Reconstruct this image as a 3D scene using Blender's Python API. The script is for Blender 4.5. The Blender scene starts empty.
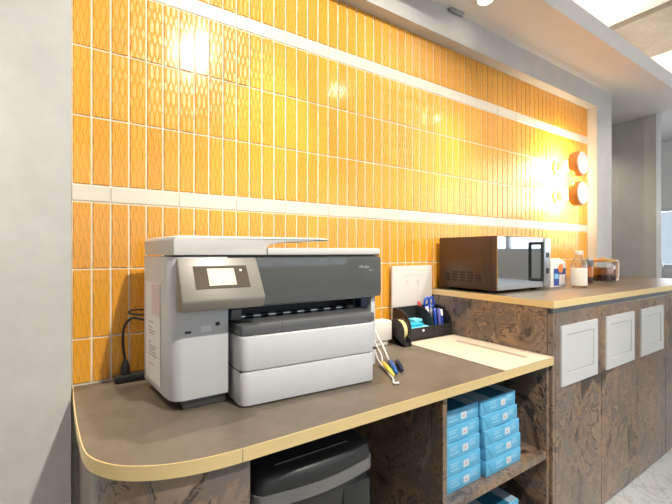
import bpy, bmesh, math, random
from mathutils import Vector, Matrix
random.seed(7)
PI = math.pi
scn = bpy.context.scene
COL = scn.collection

# ------------------------------------------------------------------ camera, light, exposure
CH = 1.107                                     # camera height above the floor
THETA = math.atan2(250, 380)                   # camera turned right of the tiled wall's normal
cam_d = bpy.data.cameras.new('camera')
cam_d.sensor_width = 36.0
cam_d.lens = 380.0 / 672.0 * 36.0
cam_d.clip_start = 0.02
cam = bpy.data.objects.new('camera', cam_d)
cam.location = (0, 0, CH)
cam.rotation_euler = (PI / 2, 0, -THETA)
COL.objects.link(cam)
scn.camera = cam

vs = scn.view_settings
vs.view_transform = 'Standard'
vs.look = 'None'
vs.gamma = 1.0
vs.use_curve_mapping = False
vs.exposure = -0.03

world = bpy.data.worlds.new('overcast_sky')
scn.world = world
world.use_nodes = True
bg = world.node_tree.nodes['Background']
bg.inputs['Color'].default_value = (0.80, 0.90, 1.0, 1)
bg.inputs['Strength'].default_value = 0.8


def area_light(name, loc, rot, sx, sy, watts, color):
    d = bpy.data.lights.new(name, 'AREA')
    d.shape = 'RECTANGLE'
    d.size, d.size_y, d.energy, d.color = sx, sy, watts, color
    o = bpy.data.objects.new(name, d)
    o.location, o.rotation_euler = loc, rot
    COL.objects.link(o)
    return o


DAY = (0.90, 0.95, 1.0)
# daylight entering by the windows of the right wall and of the wall behind the camera
area_light('daylight_right', (5.62, -0.9, 1.72), (0, PI / 2, 0), 1.3, 3.2, 40, DAY)
area_light('daylight_rear', (2.2, -3.42, 1.65), (PI / 2, 0, 0), 5.6, 1.7, 34, DAY)
area_light('daylight_alcove', (5.62, 1.85, 1.3), (0, PI / 2, 0), 0.7, 1.1, 26, DAY)


# ------------------------------------------------------------------ materials
def nm(name):
    m = bpy.data.materials.new(name)
    m.use_nodes = True
    nt = m.node_tree
    return m, nt, nt.nodes['Principled BSDF']


def mix_rgb(nt, fac, a, b, mode='MIX'):
    n = nt.nodes.new('ShaderNodeMix')
    n.data_type = 'RGBA'
    n.blend_type = mode
    for sock, val in ((n.inputs[0], fac), (n.inputs[6], a), (n.inputs[7], b)):
        if hasattr(val, 'default_value') or hasattr(val, 'is_linked'):
            nt.links.new(val, sock)
        elif isinstance(val, (int, float)):
            sock.default_value = val
        else:
            sock.default_value = (*val, 1)
    return n.outputs[2]


def math_n(nt, op, a, b=None, c=None):
    n = nt.nodes.new('ShaderNodeMath')
    n.operation = op
    for i, v in enumerate((a, b, c)):
        if v is None:
            continue
        if isinstance(v, (int, float)):
            n.inputs[i].default_value = v
        else:
            nt.links.new(v, n.inputs[i])
    return n.outputs[0]


def ramp(nt, fac, stops, interp='LINEAR'):
    n = nt.nodes.new('ShaderNodeValToRGB')
    cr = n.color_ramp
    cr.interpolation = interp
    while len(cr.elements) < len(stops):
        cr.elements.new(0.5)
    for e, (p, c) in zip(cr.elements, stops):
        e.position = p
        e.color = (*c, 1) if len(c) == 3 else c
    nt.links.new(fac, n.inputs[0])
    return n.outputs[0]


def coords(nt, kind='Object', scale=(1, 1, 1)):
    t = nt.nodes.new('ShaderNodeTexCoord')
    mp = nt.nodes.new('ShaderNodeMapping')
    mp.inputs['Scale'].default_value = scale
    nt.links.new(t.outputs[kind], mp.inputs['Vector'])
    return mp.outputs['Vector']


def position(nt, scale=(1, 1, 1)):
    t = nt.nodes.new('ShaderNodeNewGeometry')
    mp = nt.nodes.new('ShaderNodeMapping')
    mp.inputs['Scale'].default_value = scale
    nt.links.new(t.outputs['Position'], mp.inputs['Vector'])
    return mp.outputs['Vector']


def noise(nt, vec, scale, detail=4, rough=0.5, dist=0.0):
    n = nt.nodes.new('ShaderNodeTexNoise')
    n.inputs['Scale'].default_value = scale
    n.inputs['Detail'].default_value = detail
    n.inputs['Roughness'].default_value = rough
    n.inputs['Distortion'].default_value = dist
    nt.links.new(vec, n.inputs['Vector'])
    return n.outputs['Fac']


def bump(nt, b, height, strength, dist=0.01):
    n = nt.nodes.new('ShaderNodeBump')
    n.inputs['Strength'].default_value = strength
    n.inputs['Distance'].default_value = dist
    nt.links.new(height, n.inputs['Height'])
    nt.links.new(n.outputs['Normal'], b.inputs['Normal'])


def mat(name, col, rough=0.5, metal=0.0, var=0.06, vscale=14.0, bmp=0.0, spec=0.5, coat=0.0, emit=0.0, emit_col=None):
    """plain procedural material: base colour with a slight mottling"""
    m, nt, b = nm(name)
    p = position(nt)
    f = noise(nt, p, vscale, 3)
    lo = tuple(max(0, c * (1 - var)) for c in col)
    hi = tuple(min(1, c * (1 + var)) for c in col)
    nt.links.new(mix_rgb(nt, f, lo, hi), b.inputs['Base Color'])
    b.inputs['Roughness'].default_value = rough
    b.inputs['Metallic'].default_value = metal
    b.inputs['Specular IOR Level'].default_value = spec
    b.inputs['Coat Weight'].default_value = coat
    if bmp:
        bump(nt, b, noise(nt, p, vscale * 12, 2), bmp, 0.002)
    if emit:
        b.inputs['Emission Color'].default_value = (*(emit_col or col), 1)
        b.inputs['Emission Strength'].default_value = emit
    return m


def plaster(name, col, var=0.1):
    m, nt, b = nm(name)
    p = position(nt)
    f1 = noise(nt, p, 2.3, 6, 0.6, 0.6)
    f2 = noise(nt, p, 22, 5, 0.6)
    f = math_n(nt, 'ADD', math_n(nt, 'MULTIPLY', f1, 0.65), math_n(nt, 'MULTIPLY', f2, 0.35))
    lo = tuple(c * (1 - var) for c in col)
    hi = tuple(min(1, c * (1 + var)) for c in col)
    nt.links.new(ramp(nt, f, [(0.32, lo), (0.52, col), (0.68, hi)]), b.inputs['Base Color'])
    b.inputs['Roughness'].default_value = 0.62
    b.inputs['Specular IOR Level'].default_value = 0.3
    bump(nt, b, f2, 0.12, 0.004)
    return m


def stone_laminate(name):
    """brown oriental-stone laminate with swirling dark and tan veins"""
    m, nt, b = nm(name)
    p = position(nt, (1.0, 1.0, 0.85))
    wn = nt.nodes.new('ShaderNodeTexNoise')
    wn.inputs['Scale'].default_value = 4.5
    wn.inputs['Detail'].default_value = 5
    wn.inputs['Distortion'].default_value = 0.8
    nt.links.new(p, wn.inputs['Vector'])
    va = nt.nodes.new('ShaderNodeVectorMath')
    va.operation = 'MULTIPLY_ADD'
    nt.links.new(wn.outputs['Color'], va.inputs[0])
    va.inputs[1].default_value = (0.42, 0.42, 0.42)
    nt.links.new(p, va.inputs[2])
    wp = va.outputs[0]
    n1 = noise(nt, wp, 5.5, 6, 0.55, 0.5)
    base = ramp(nt, n1, [(0.30, (0.050, 0.036, 0.030)), (0.40, (0.200, 0.128, 0.084)), (0.50, (0.440, 0.280, 0.168)),
                         (0.57, (0.170, 0.130, 0.108)), (0.66, (0.310, 0.215, 0.150)), (0.75, (0.47, 0.34, 0.24))])
    # thin contour veins
    fr = math_n(nt, 'FRACT', math_n(nt, 'MULTIPLY', n1, 7.0))
    edge = math_n(nt, 'ABSOLUTE', math_n(nt, 'SUBTRACT', fr, 0.5))
    vein = ramp(nt, edge, [(0.0, (1, 1, 1)), (0.05, (0.8, 0.8, 0.8)), (0.12, (0, 0, 0))])
    n2 = noise(nt, p, 2.2, 3, 0.5, 1.0)
    patch = ramp(nt, n2, [(0.42, (0, 0, 0)), (0.62, (1, 1, 1))])
    c2 = mix_rgb(nt, math_n(nt, 'MULTIPLY', patch, 0.58), base, (0.215, 0.200, 0.195))
    c3 = mix_rgb(nt, math_n(nt, 'MULTIPLY', vein, 0.9), c2, (0.035, 0.024, 0.020))
    gr = noise(nt, p, 60, 4, 0.6)
    c4 = mix_rgb(nt, 0.35, c3, mix_rgb(nt, gr, (0.25, 0.25, 0.25), (1, 1, 1)), 'MULTIPLY')
    nt.links.new(c4, b.inputs['Base Color'])
    b.inputs['Roughness'].default_value = 0.34
    b.inputs['Coat Weight'].default_value = 0.6
    b.inputs['Coat Roughness'].default_value = 0.28
    bump(nt, b, gr, 0.08, 0.002)
    return m


def worktop_mat(name):
    m, nt, b = nm(name)
    p = position(nt)
    f = noise(nt, p, 9, 6, 0.65, 0.4)
    g = noise(nt, p, 70, 3, 0.6)
    c = ramp(nt, f, [(0.3, (0.120, 0.099, 0.076)), (0.5, (0.150, 0.124, 0.094)), (0.7, (0.186, 0.156, 0.118))])
    nt.links.new(mix_rgb(nt, 0.25, c, mix_rgb(nt, g, (0.5, 0.5, 0.5), (1.0, 1.0, 1.0)), 'MULTIPLY'), b.inputs['Base Color'])
    b.inputs['Roughness'].default_value = 0.42
    bump(nt, b, g, 0.06, 0.002)
    return m


def tile_mat(name):
    """orange glazed tile, pressed with a net of crossing wavy ridges"""
    m, nt, b = nm(name)
    t = nt.nodes.new('ShaderNodeTexCoord')
    sp = nt.nodes.new('ShaderNodeSeparateXYZ')
    nt.links.new(t.outputs['Object'], sp.inputs[0])
    oi = nt.nodes.new('ShaderNodeObjectInfo')
    rnd = oi.outputs['Random']
    xs = math_n(nt, 'MULTIPLY', sp.outputs['X'], 62.0)
    zs = math_n(nt, 'ADD', math_n(nt, 'MULTIPLY', sp.outputs['Z'], 2 * PI / 0.150), math_n(nt, 'MULTIPLY', rnd, 2.0))
    sn = math_n(nt, 'MULTIPLY', math_n(nt, 'SINE', zs), 0.46)

    def family(sign):
        a = math_n(nt, 'FRACT', math_n(nt, 'ADD', xs, math_n(nt, 'MULTIPLY', sn, sign)))
        d = math_n(nt, 'ABSOLUTE', math_n(nt, 'SUBTRACT', a, 0.5))
        return math_n(nt, 'SUBTRACT', 1.0, math_n(nt, 'MINIMUM', math_n(nt, 'MULTIPLY', d, 6.0), 1.0))
    ridge = math_n(nt, 'MAXIMUM', family(1.0), family(-1.0))
    soft = noise(nt, position(nt), 26, 3)
    big = noise(nt, position(nt), 3.0, 2)
    base = mix_rgb(nt, rnd, (0.80, 0.335, 0.014), (0.88, 0.405, 0.020))
    base = mix_rgb(nt, math_n(nt, 'MULTIPLY', soft, 0.3), base, (0.72, 0.27, 0.010))
    base = mix_rgb(nt, math_n(nt, 'MULTIPLY', ridge, 0.35), base, (0.96, 0.60, 0.14))
    nt.links.new(base, b.inputs['Base Color'])
    b.inputs['Roughness'].default_value = 0.34
    b.inputs['Specular IOR Level'].default_value = 0.5
    b.inputs['Coat Weight'].default_value = 0.6
    b.inputs['Coat Roughness'].default_value = 0.12
    h = math_n(nt, 'ADD', math_n(nt, 'MULTIPLY', ridge, 0.8), math_n(nt, 'ADD', math_n(nt, 'MULTIPLY', soft, 0.6), math_n(nt, 'MULTIPLY', big, 1.6)))
    bump(nt, b, h, 0.9, 0.0024)
    return m


def carpet_mat(name):
    m, nt, b = nm(name)
    p = position(nt)
    v = nt.nodes.new('ShaderNodeTexVoronoi')
    v.feature = 'DISTANCE_TO_EDGE'
    v.inputs['Scale'].default_value = 13
    wv = nt.nodes.new('ShaderNodeVectorMath')
    wv.operation = 'MULTIPLY_ADD'
    nn = nt.nodes.new('ShaderNodeTexNoise')
    nn.inputs['Scale'].default_value = 7
    nt.links.new(p, nn.inputs['Vector'])
    nt.links.new(nn.outputs['Color'], wv.inputs[0])
    wv.inputs[1].default_value = (0.30, 0.30, 0.0)
    nt.links.new(p, wv.inputs[2])
    nt.links.new(wv.outputs[0], v.inputs['Vector'])
    crack = ramp(nt, v.outputs['Distance'], [(0.0, (0, 0, 0)), (0.035, (0.7, 0.7, 0.7)), (0.12, (1, 1, 1))])
    fib = noise(nt, p, 160, 2)
    c = mix_rgb(nt, crack, (0.42, 0.43, 0.425), (0.60, 0.62, 0.61))
    c = mix_rgb(nt, 0.5, c, mix_rgb(nt, fib, (0.30, 0.30, 0.30), (1.2, 1.2, 1.2)), 'MULTIPLY')
    nt.links.new(c, b.inputs['Base Color'])
    b.inputs['Roughness'].default_value = 0.95
    bump(nt, b, fib, 0.6, 0.006)
    return m


def glass_mat(name, tint=(1, 1, 1), gloss=0.08):
    m = bpy.data.materials.new(name)
    m.use_nodes = True
    nt = m.node_tree
    nt.nodes.clear()
    out = nt.nodes.new('ShaderNodeOutputMaterial')
    mx = nt.nodes.new('ShaderNodeMixShader')
    tr = nt.nodes.new('ShaderNodeBsdfTransparent')
    gl = nt.nodes.new('ShaderNodeBsdfGlossy')
    tr.inputs['Color'].default_value = (*tint, 1)
    gl.inputs['Roughness'].default_value = 0.03
    fr = nt.nodes.new('ShaderNodeLayerWeight')
    fr.inputs['Blend'].default_value = 0.25
    f = nt.nodes.new('ShaderNodeMath')
    f.operation = 'MULTIPLY_ADD'
    f.inputs[1].default_value = 0.5
    f.inputs[2].default_value = gloss
    nt.links.new(fr.outputs['Fresnel'], f.inputs[0])
    nt.links.new(f.outputs[0], mx.inputs['Fac'])
    nt.links.new(tr.outputs[0], mx.inputs[1])
    nt.links.new(gl.outputs[0], mx.inputs[2])
    nt.links.new(mx.outputs[0], out.inputs['Surface'])
    return m


def brushed_gold(name):
    m, nt, b = nm(name)
    p = position(nt, (6, 6, 260))
    f = noise(nt, p, 3, 3)
    nt.links.new(mix_rgb(nt, f, (0.90, 0.68, 0.30), (0.97, 0.77, 0.42)), b.inputs['Base Color'])
    b.inputs['Metallic'].default_value = 0.35
    b.inputs['Roughness'].default_value = 0.33
    return m


def emitter(name, col, strength):
    m, nt, b = nm(name)
    f = noise(nt, position(nt), 30, 1)
    nt.links.new(mix_rgb(nt, f, tuple(c * 0.97 for c in col), col), b.inputs['Emission Color'])
    b.inputs['Base Color'].default_value = (*col, 1)
    b.inputs['Emission Strength'].default_value = strength
    return m


M = dict(
    plaster=plaster('grey_plaster', (0.56, 0.55, 0.53)),
    plaster_white=mat('white_plaster', (0.74, 0.72, 0.69), 0.7, var=0.03, vscale=4),
    soffit=mat('soffit_paint', (0.76, 0.74, 0.72), 0.7, var=0.03, vscale=3),
    concrete=plaster('raw_concrete', (0.27, 0.23, 0.20), 0.22),
    grey_wall=plaster('dark_grey_plaster', (0.36, 0.35, 0.33), 0.08),
    ceiling=mat('white_ceiling', (0.84, 0.81, 0.78), 0.8, var=0.03, vscale=5),
    carpet=carpet_mat('grey_carpet'),
    grout=mat('cream_grout', (0.88, 0.80, 0.62), 0.75, var=0.04, vscale=60),
    tile=tile_mat('orange_glazed_tile'),
    band=mat('cream_band_tile', (0.74, 0.68, 0.56), 0.32, var=0.05, vscale=18),
    stone=stone_laminate('brown_stone_laminate'),
    worktop=worktop_mat('taupe_worktop'),
    gold=brushed_gold('brushed_gold_edging'),
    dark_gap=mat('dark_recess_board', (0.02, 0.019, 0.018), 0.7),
    rail=mat('grey_rail', (0.30, 0.32, 0.34), 0.35, 0.3),
    white_metal=mat('white_flap_plate', (0.60, 0.61, 0.61), 0.4, var=0.02),
    printer_white=mat('printer_white_plastic', (0.62, 0.635, 0.655), 0.38, var=0.015),
    printer_lid=mat('printer_lid_plastic', (0.68, 0.665, 0.635), 0.42, var=0.015),
    printer_grey=mat('printer_grey_plastic', (0.115, 0.118, 0.125), 0.32, var=0.04),
    printer_dark=mat('printer_dark_plastic', (0.018, 0.019, 0.022), 0.45),
    printer_gloss=mat('printer_gloss_panel', (0.105, 0.112, 0.113), 0.06, var=0.02, coat=0.4),
    panel_taupe=mat('taupe_control_panel', (0.255, 0.235, 0.205), 0.38, 0.25, var=0.04),
    panel_dark=mat('dark_bezel', (0.085, 0.070, 0.050), 0.15),
    screen=mat('cream_screen', (0.62, 0.55, 0.42), 0.25, emit=0.25, emit_col=(0.9, 0.78, 0.55)),  # low emission stands in for light reflected by the screen
    black=mat('black_plastic', (0.022, 0.022, 0.024), 0.40),
    black_soft=mat('black_bin_plastic', (0.026, 0.027, 0.029), 0.42, bmp=0.05),
    bin_band=mat('silver_grey_band', (0.20, 0.20, 0.20), 0.38, 0.3),
    micro_side=mat('brown_microwave_shell', (0.105, 0.070, 0.052), 0.33, 0.55, var=0.05),
    micro_mirror=mat('mirror_door_glass', (0.60, 0.64, 0.66), 0.03, 1.0, var=0.01),
    silver=mat('brushed_silver', (0.55, 0.57, 0.58), 0.28, 0.9),
    copper=mat('copper_rim', (0.92, 0.46, 0.14), 0.35, 0.35),
    brass=mat('brass_stem', (0.85, 0.52, 0.16), 0.30, 0.7),
    blue_wrap=mat('blue_ream_wrap', (0.12, 0.46, 0.74), 0.38, var=0.08, vscale=30),
    blue_dark=mat('dark_blue_band', (0.015, 0.135, 0.245), 0.38),
    blue_pale=mat('grey_blue_band', (0.30, 0.42, 0.52), 0.38),
    blue_line=mat('blue_fold_line', (0.045, 0.24, 0.44), 0.45),
    paper=mat('white_label', (0.80, 0.82, 0.83), 0.6, var=0.02),
    pale_blue_ink=mat('pale_print', (0.27, 0.58, 0.80), 0.5),
    red_faint=mat('faint_red_ink', (0.66, 0.36, 0.38), 0.5),
    label_grey=mat('pale_label', (0.62, 0.70, 0.76), 0.6, var=0.02),
    foot_grey=mat('smoked_plastic', (0.060, 0.060, 0.064), 0.3),
    pale_letter=mat('pale_lettering', (0.50, 0.51, 0.51), 0.5),
    red=mat('red_ink', (0.70, 0.08, 0.06), 0.5),
    ink=mat('grey_ink', (0.32, 0.32, 0.33), 0.6),
    faint_ink=mat('faint_grey_ink', (0.62, 0.60, 0.57), 0.6),
    pink=mat('pink_sticker', (0.74, 0.62, 0.62), 0.5),
    acrylic=mat('white_acrylic', (0.66, 0.62, 0.57), 0.28, var=0.015),
    mat_board=mat('cream_trimmer_board', (0.60, 0.52, 0.41), 0.45, var=0.03),
    mat_slot=mat('taupe_slot', (0.33, 0.27, 0.20), 0.5),
    cyan=mat('cyan_pad', (0.03, 0.46, 0.70), 0.5),
    cyan_lt=mat('light_cyan_pad', (0.22, 0.66, 0.80), 0.5),
    pen_blue=mat('blue_pen', (0.02, 0.08, 0.50), 0.3),
    pen_violet=mat('violet_pen', (0.18, 0.17, 0.55), 0.3),
    pen_white=mat('white_pen', (0.75, 0.76, 0.80), 0.3),
    yellow=mat('yellow_plastic', (0.82, 0.62, 0.10), 0.4),
    tape=mat('yellow_tape', (0.80, 0.66, 0.28), 0.4),
    blue_plug=mat('blue_plug', (0.02, 0.13, 0.45), 0.4),
    navy=mat('navy_plug', (0.01, 0.02, 0.07), 0.4),
    white_cable=mat('white_cable', (0.72, 0.71, 0.70), 0.45),
    adapter=mat('cream_adapter', (0.72, 0.68, 0.62), 0.5),
    carton=mat('white_carton', (0.80, 0.74, 0.66), 0.55, var=0.02),
    carton_blue=mat('carton_blue', (0.03, 0.07, 0.32), 0.5),
    carton_orange=mat('carton_orange', (0.88, 0.24, 0.05), 0.5),
    coffee=mat('dark_coffee', (0.055, 0.022, 0.010), 0.25),
    amber=mat('amber_tea', (0.42, 0.15, 0.035), 0.2),
    glass=glass_mat('clear_glass', (0.97, 0.97, 0.97), 0.05),
    cloudy=glass_mat('cloudy_plastic', (0.93, 0.91, 0.88), 0.14),
    pane=glass_mat('window_glass', (0.96, 0.98, 1.0), 0.03),
    frame=mat('white_window_frame', (0.62, 0.64, 0.66), 0.5),
    lamp_white=mat('white_lamp_metal', (0.80, 0.80, 0.80), 0.35),
    lens=emitter('lamp_lens', (1.0, 0.90, 0.74), 25.0),
    lens_spot=emitter('spot_lens', (1.0, 0.93, 0.80), 160.0),
    led=emitter('warm_led', (1.0, 0.88, 0.68), 26.0),
    glow=emitter('sconce_glow', (1.0, 0.84, 0.58), 620.0),
    face=mat('sconce_face', (0.80, 0.76, 0.74), 0.25, emit=0.15),  # faint emission stands in for daylight falling on the face
    furniture=mat('dark_brown_furniture', (0.10, 0.07, 0.07), 0.5),
    leaf=mat('green_foliage', (0.07, 0.13, 0.05), 0.7, var=0.4, vscale=3),
)


# ------------------------------------------------------------------ geometry helpers (all in world coordinates)
def finish(name, bm, m, parent=None, origin=None, smooth=35):
    bmesh.ops.recalc_face_normals(bm, faces=bm.faces)
    if parent is None:
        if origin is None:
            xs = [v.co for v in bm.verts]
            lo = [min(c[i] for c in xs) for i in range(3)]
            hi = [max(c[i] for c in xs) for i in range(3)]
            origin = ((lo[0] + hi[0]) / 2, (lo[1] + hi[1]) / 2, lo[2])
        off = Vector(origin)
    else:
        off = wloc(parent)
    bmesh.ops.translate(bm, verts=bm.verts, vec=-off)
    me = bpy.data.meshes.new(name)
    bm.to_mesh(me)
    bm.free()
    me.materials.append(M[m])
    if smooth:
        for p in me.polygons:
            p.use_smooth = True
        me.set_sharp_from_angle(angle=math.radians(smooth))
    o = bpy.data.objects.new(name, me)
    COL.objects.link(o)
    if parent is None:
        o.location = off
    else:
        o.parent = parent
    return o


def wloc(o):
    v = Vector(o.location)
    while o.parent:
        o = o.parent
        v += Vector(o.location)
    return v


def b_box(bm, x0, x1, y0, y1, z0, z1, bev=0.0, seg=2):
    r = bmesh.ops.create_cube(bm, size=1)
    vs_ = r['verts']
    for v in vs_:
        v.co = Vector(((x0 + x1) / 2 + v.co.x * (x1 - x0), (y0 + y1) / 2 + v.co.y * (y1 - y0), (z0 + z1) / 2 + v.co.z * (z1 - z0)))
    if bev:
        es = list({e for v in vs_ for e in v.link_edges})
        bmesh.ops.bevel(bm, geom=es, offset=bev, segments=seg, profile=0.5, affect='EDGES')
    return bm


def b_prism(bm, pts, axis, a0, a1, bev=0.0, seg=2):
    """extrude a polygon: axis 'x' takes (y,z) points, 'y' takes (x,z), 'z' takes (x,y)"""
    def P(p, a):
        return {'x': (a, p[0], p[1]), 'y': (p[0], a, p[1]), 'z': (p[0], p[1], a)}[axis]
    v0 = [bm.verts.new(P(p, a0)) for p in pts]
    v1 = [bm.verts.new(P(p, a1)) for p in pts]
    n = len(pts)
    fs = [bm.faces.new(v0[::-1]), bm.faces.new(v1)]
    for i in range(n):
        fs.append(bm.faces.new((v0[i], v0[(i + 1) % n], v1[(i + 1) % n], v1[i])))
    bmesh.ops.recalc_face_normals(bm, faces=fs)
    if bev:
        es = list(set(fs[0].edges) | set(fs[1].edges))
        bmesh.ops.bevel(bm, geom=es, offset=bev, segments=seg, profile=0.5, affect='EDGES')
    return bm


def b_tube(bm, pts, r, n=8, caps=True):
    pts = [Vector(p) for p in pts]
    rings = []
    up = Vector((0.13, 0.27, 0.95)).normalized()
    for i, p in enumerate(pts):
        t = (pts[min(i + 1, len(pts) - 1)] - pts[max(i - 1, 0)]).normalized()
        a = t.cross(up)
        if a.length < 1e-3:
            a = t.cross(Vector((1, 0, 0)))
        a.normalize()
        c = t.cross(a)
        rr = r[i] if isinstance(r, (list, tuple)) else r
        rings.append([bm.verts.new(p + rr * (math.cos(2 * PI * k / n) * a + math.sin(2 * PI * k / n) * c)) for k in range(n)])
    for A, B in zip(rings, rings[1:]):
        for k in range(n):
            bm.faces.new((A[k], A[(k + 1) % n], B[(k + 1) % n], B[k]))
    if caps:
        bm.faces.new(rings[0][::-1])
        bm.faces.new(rings[-1])
    return bm


def b_lathe(bm, prof, c, axis='z', n=28, close=False):
    """revolve (radius, height) pairs about an axis through c"""
    rings = []
    for r, h in prof:
        ring = []
        for k in range(n):
            a = 2 * PI * k / n
            u, w = r * math.cos(a), r * math.sin(a)
            q = {'z': (u, w, h), 'y': (u, h, w), 'x': (h, u, w)}[axis]
            ring.append(bm.verts.new(Vector(c) + Vector(q)))
        rings.append(ring)
    for A, B in zip(rings, rings[1:]):
        for k in range(n):
            bm.faces.new((A[k], A[(k + 1) % n], B[(k + 1) % n], B[k]))
    if close:
        for k in range(n):
            A, B = rings[-1], rings[0]
            bm.faces.new((A[k], A[(k + 1) % n], B[(k + 1) % n], B[k]))
    else:
        bm.faces.new(rings[0][::-1])
        bm.faces.new(rings[-1])
    return bm


def spline(pts, n=8):
    P = [Vector(p) for p in pts]
    out = []
    for i in range(len(P) - 1):
        p0, p1, p2, p3 = P[max(i - 1, 0)], P[i], P[i + 1], P[min(i + 2, len(P) - 1)]
        for k in range(n):
            t = k / n
            out.append(0.5 * ((2 * p1) + (p2 - p0) * t + (2 * p0 - 5 * p1 + 4 * p2 - p3) * t * t + (3 * p1 - p0 - 3 * p2 + p3) * t ** 3))
    out.append(P[-1])
    return out


def box(name, x0, x1, y0, y1, z0, z1, m, parent=None, bev=0.0, seg=2):
    return finish(name, b_box(bmesh.new(), x0, x1, y0, y1, z0, z1, bev, seg), m, parent)


def prism(name, pts, axis, a0, a1, m, parent=None, bev=0.0, smooth=35):
    return finish(name, b_prism(bmesh.new(), pts, axis, a0, a1, bev), m, parent, smooth=smooth)


def tube(name, pts, r, m, parent=None, n=8):
    return finish(name, b_tube(bmesh.new(), pts, r, n), m, parent, smooth=60)


def lathe(name, prof, c, m, parent=None, axis='z', n=28, close=False):
    return finish(name, b_lathe(bmesh.new(), prof, c, axis, n, close), m, parent)


def tag(o, label=None, cat=None, group=None, kind=None):
    if label:
        o['label'] = label
    if cat:
        o['category'] = cat
    if group:
        o['group'] = group
    if kind:
        o['kind'] = kind
    return o


def thing(name, loc, label, cat, group=None):
    o = bpy.data.objects.new(name, None)
    o.empty_display_size = 0.05
    o.location = loc
    COL.objects.link(o)
    return tag(o, label, cat, group)


def struct(o, label=None):
    return tag(o, label, kind='structure')


def text(name, body, size, mtx, m, parent, depth=0.0003):
    cu = bpy.data.curves.new(name, 'FONT')
    cu.body, cu.size, cu.extrude = body, size, depth
    cu.resolution_u = 2
    t = bpy.data.objects.new(name, cu)
    COL.objects.link(t)
    dg = bpy.context.evaluated_depsgraph_get()
    me = bpy.data.meshes.new_from_object(t.evaluated_get(dg))
    bpy.data.objects.remove(t)
    bpy.data.curves.remove(cu)
    me.transform(mtx)
    me.transform(Matrix.Translation(-wloc(parent)))
    me.materials.clear()
    me.materials.append(M[m])
    o = bpy.data.objects.new(name, me)
    COL.objects.link(o)
    o.parent = parent
    return o


# ------------------------------------------------------------------ main planes
YW = 1.36                    # tiled wall
YP = 1.295                   # face of the plastered surround
X0, X1 = -0.035, 3.175       # tiled niche
ZT = CH + 1.083              # top of the tiles
ZS = CH + 1.231              # lower soffit
ZL = CH - 0.394              # lower worktop
ZR = CH - 0.185              # raised worktop
YF = 0.739                   # front edge of both worktops
XR = 1.462                   # left end of the raised unit
ZC = 2.86                    # upper ceiling

# ------------------------------------------------------------------ room shell
struct(box('floor', -2.6, 5.5, -3.3, 2.7, -0.05, 0.0, 'carpet'))
wall = struct(box('wall_back', X0 - 0.1, X1 + 0.1, YW, YW + 0.12, 0.0, ZS + 0.02, 'grout'), 'cream grouted wall behind the orange tiles')
struct(box('wall_left', -2.6, X0, YP, YW + 0.12, 0.0, ZS + 0.02, 'plaster'), 'pale grey plaster wall at the left of the tiles')
# plastered header and right pier around the niche
bm = bmesh.new()
b_prism(bm, [(X0, ZT), (X1, ZT), (X1, 0.0), (3.425, 0.0), (3.425, ZS + 0.02), (X0, ZS + 0.02)], 'y', YP, YW + 0.12)
struct(finish('wall_surround', bm, 'plaster', smooth=0), 'grey plaster header and pier framing the tiles')
bm = bmesh.new()
b_box(bm, 3.425, 3.55, YW, 2.6, 0.0, ZS)
struct(finish('wall_alcove', bm, 'grey_wall'))
struct(box('wall_rear_alcove', 3.4, 5.5, 2.6, 2.7, 0.0, ZC, 'grey_wall'))
bm = bmesh.new()
b_box(bm, 4.25, 4.37, 1.262, 2.62, 0.0, ZS)
struct(finish('wall_partition', bm, 'plaster'), 'grey plaster partition beyond the counter')
# dropped soffit with its fascia: a tray that carries the cove light
sof = struct(box('ceiling_soffit', -2.6, 5.5, 0.996, YW + 0.12, ZS, ZS + 0.106, 'soffit'), 'dropped plaster soffit running along the tiled wall')
struct(box('ceiling_alcove', 3.425, 5.5, YW + 0.12, 2.7, ZS, ZS + 0.1, 'soffit'))
struct(box('ceiling', -2.6, 5.5, -3.3, 2.7, ZC, ZC + 0.1, 'ceiling'), 'white upper ceiling')
struct(box('wall_upper', -2.6, 5.5, 2.55, 2.62, ZS + 0.1, ZC, 'plaster_white'))
struct(box('ceiling_beam', 3.403, 4.153, -3.2, 2.55, 2.82, ZC + 0.02, 'concrete'), 'raw concrete beam crossing the white ceiling')
struct(box('wall_far_left', -2.7, -2.6, -3.3, YW + 0.1, 0.0, ZC, 'plaster_white'))


def window(idx, axis, fixed, a0, a1, z0, z1, n):
    """frame with n panes set into an opening; axis = direction in which it runs"""
    w = bpy.data.objects.new('window_%d' % idx, None)
    COL.objects.link(w)
    w.location = ((a0 + a1) / 2, fixed, z0) if axis == 'x' else (fixed, (a0 + a1) / 2, z0)
    tag(w, kind='structure')

    def bx(nm_, p0, p1, t, q0, q1, m):
        if axis == 'x':
            box(nm_, p0, p1, fixed - t, fixed + t, q0, q1, m, w)
        else:
            box(nm_, fixed - t, fixed + t, p0, p1, q0, q1, m, w)
    bx('frame', a0, a1, 0.04, z0, z0 + 0.04, 'frame')
    bx('frame', a0, a1, 0.04, z1 - 0.04, z1, 'frame')
    for i in range(n + 1):
        a = a0 + (a1 - a0) * i / n
        bx('mullion', max(a0, a - 0.025), min(a1, a + 0.025), 0.038, z0 + 0.04, z1 - 0.04, 'frame')
    for i in range(n):
        p = a0 + (a1 - a0) * i / n
        q = a0 + (a1 - a0) * (i + 1) / n
        bx('pane', p + 0.025, q - 0.025, 0.004, z0 + 0.04, z1 - 0.04, 'pane')
    return w


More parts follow.
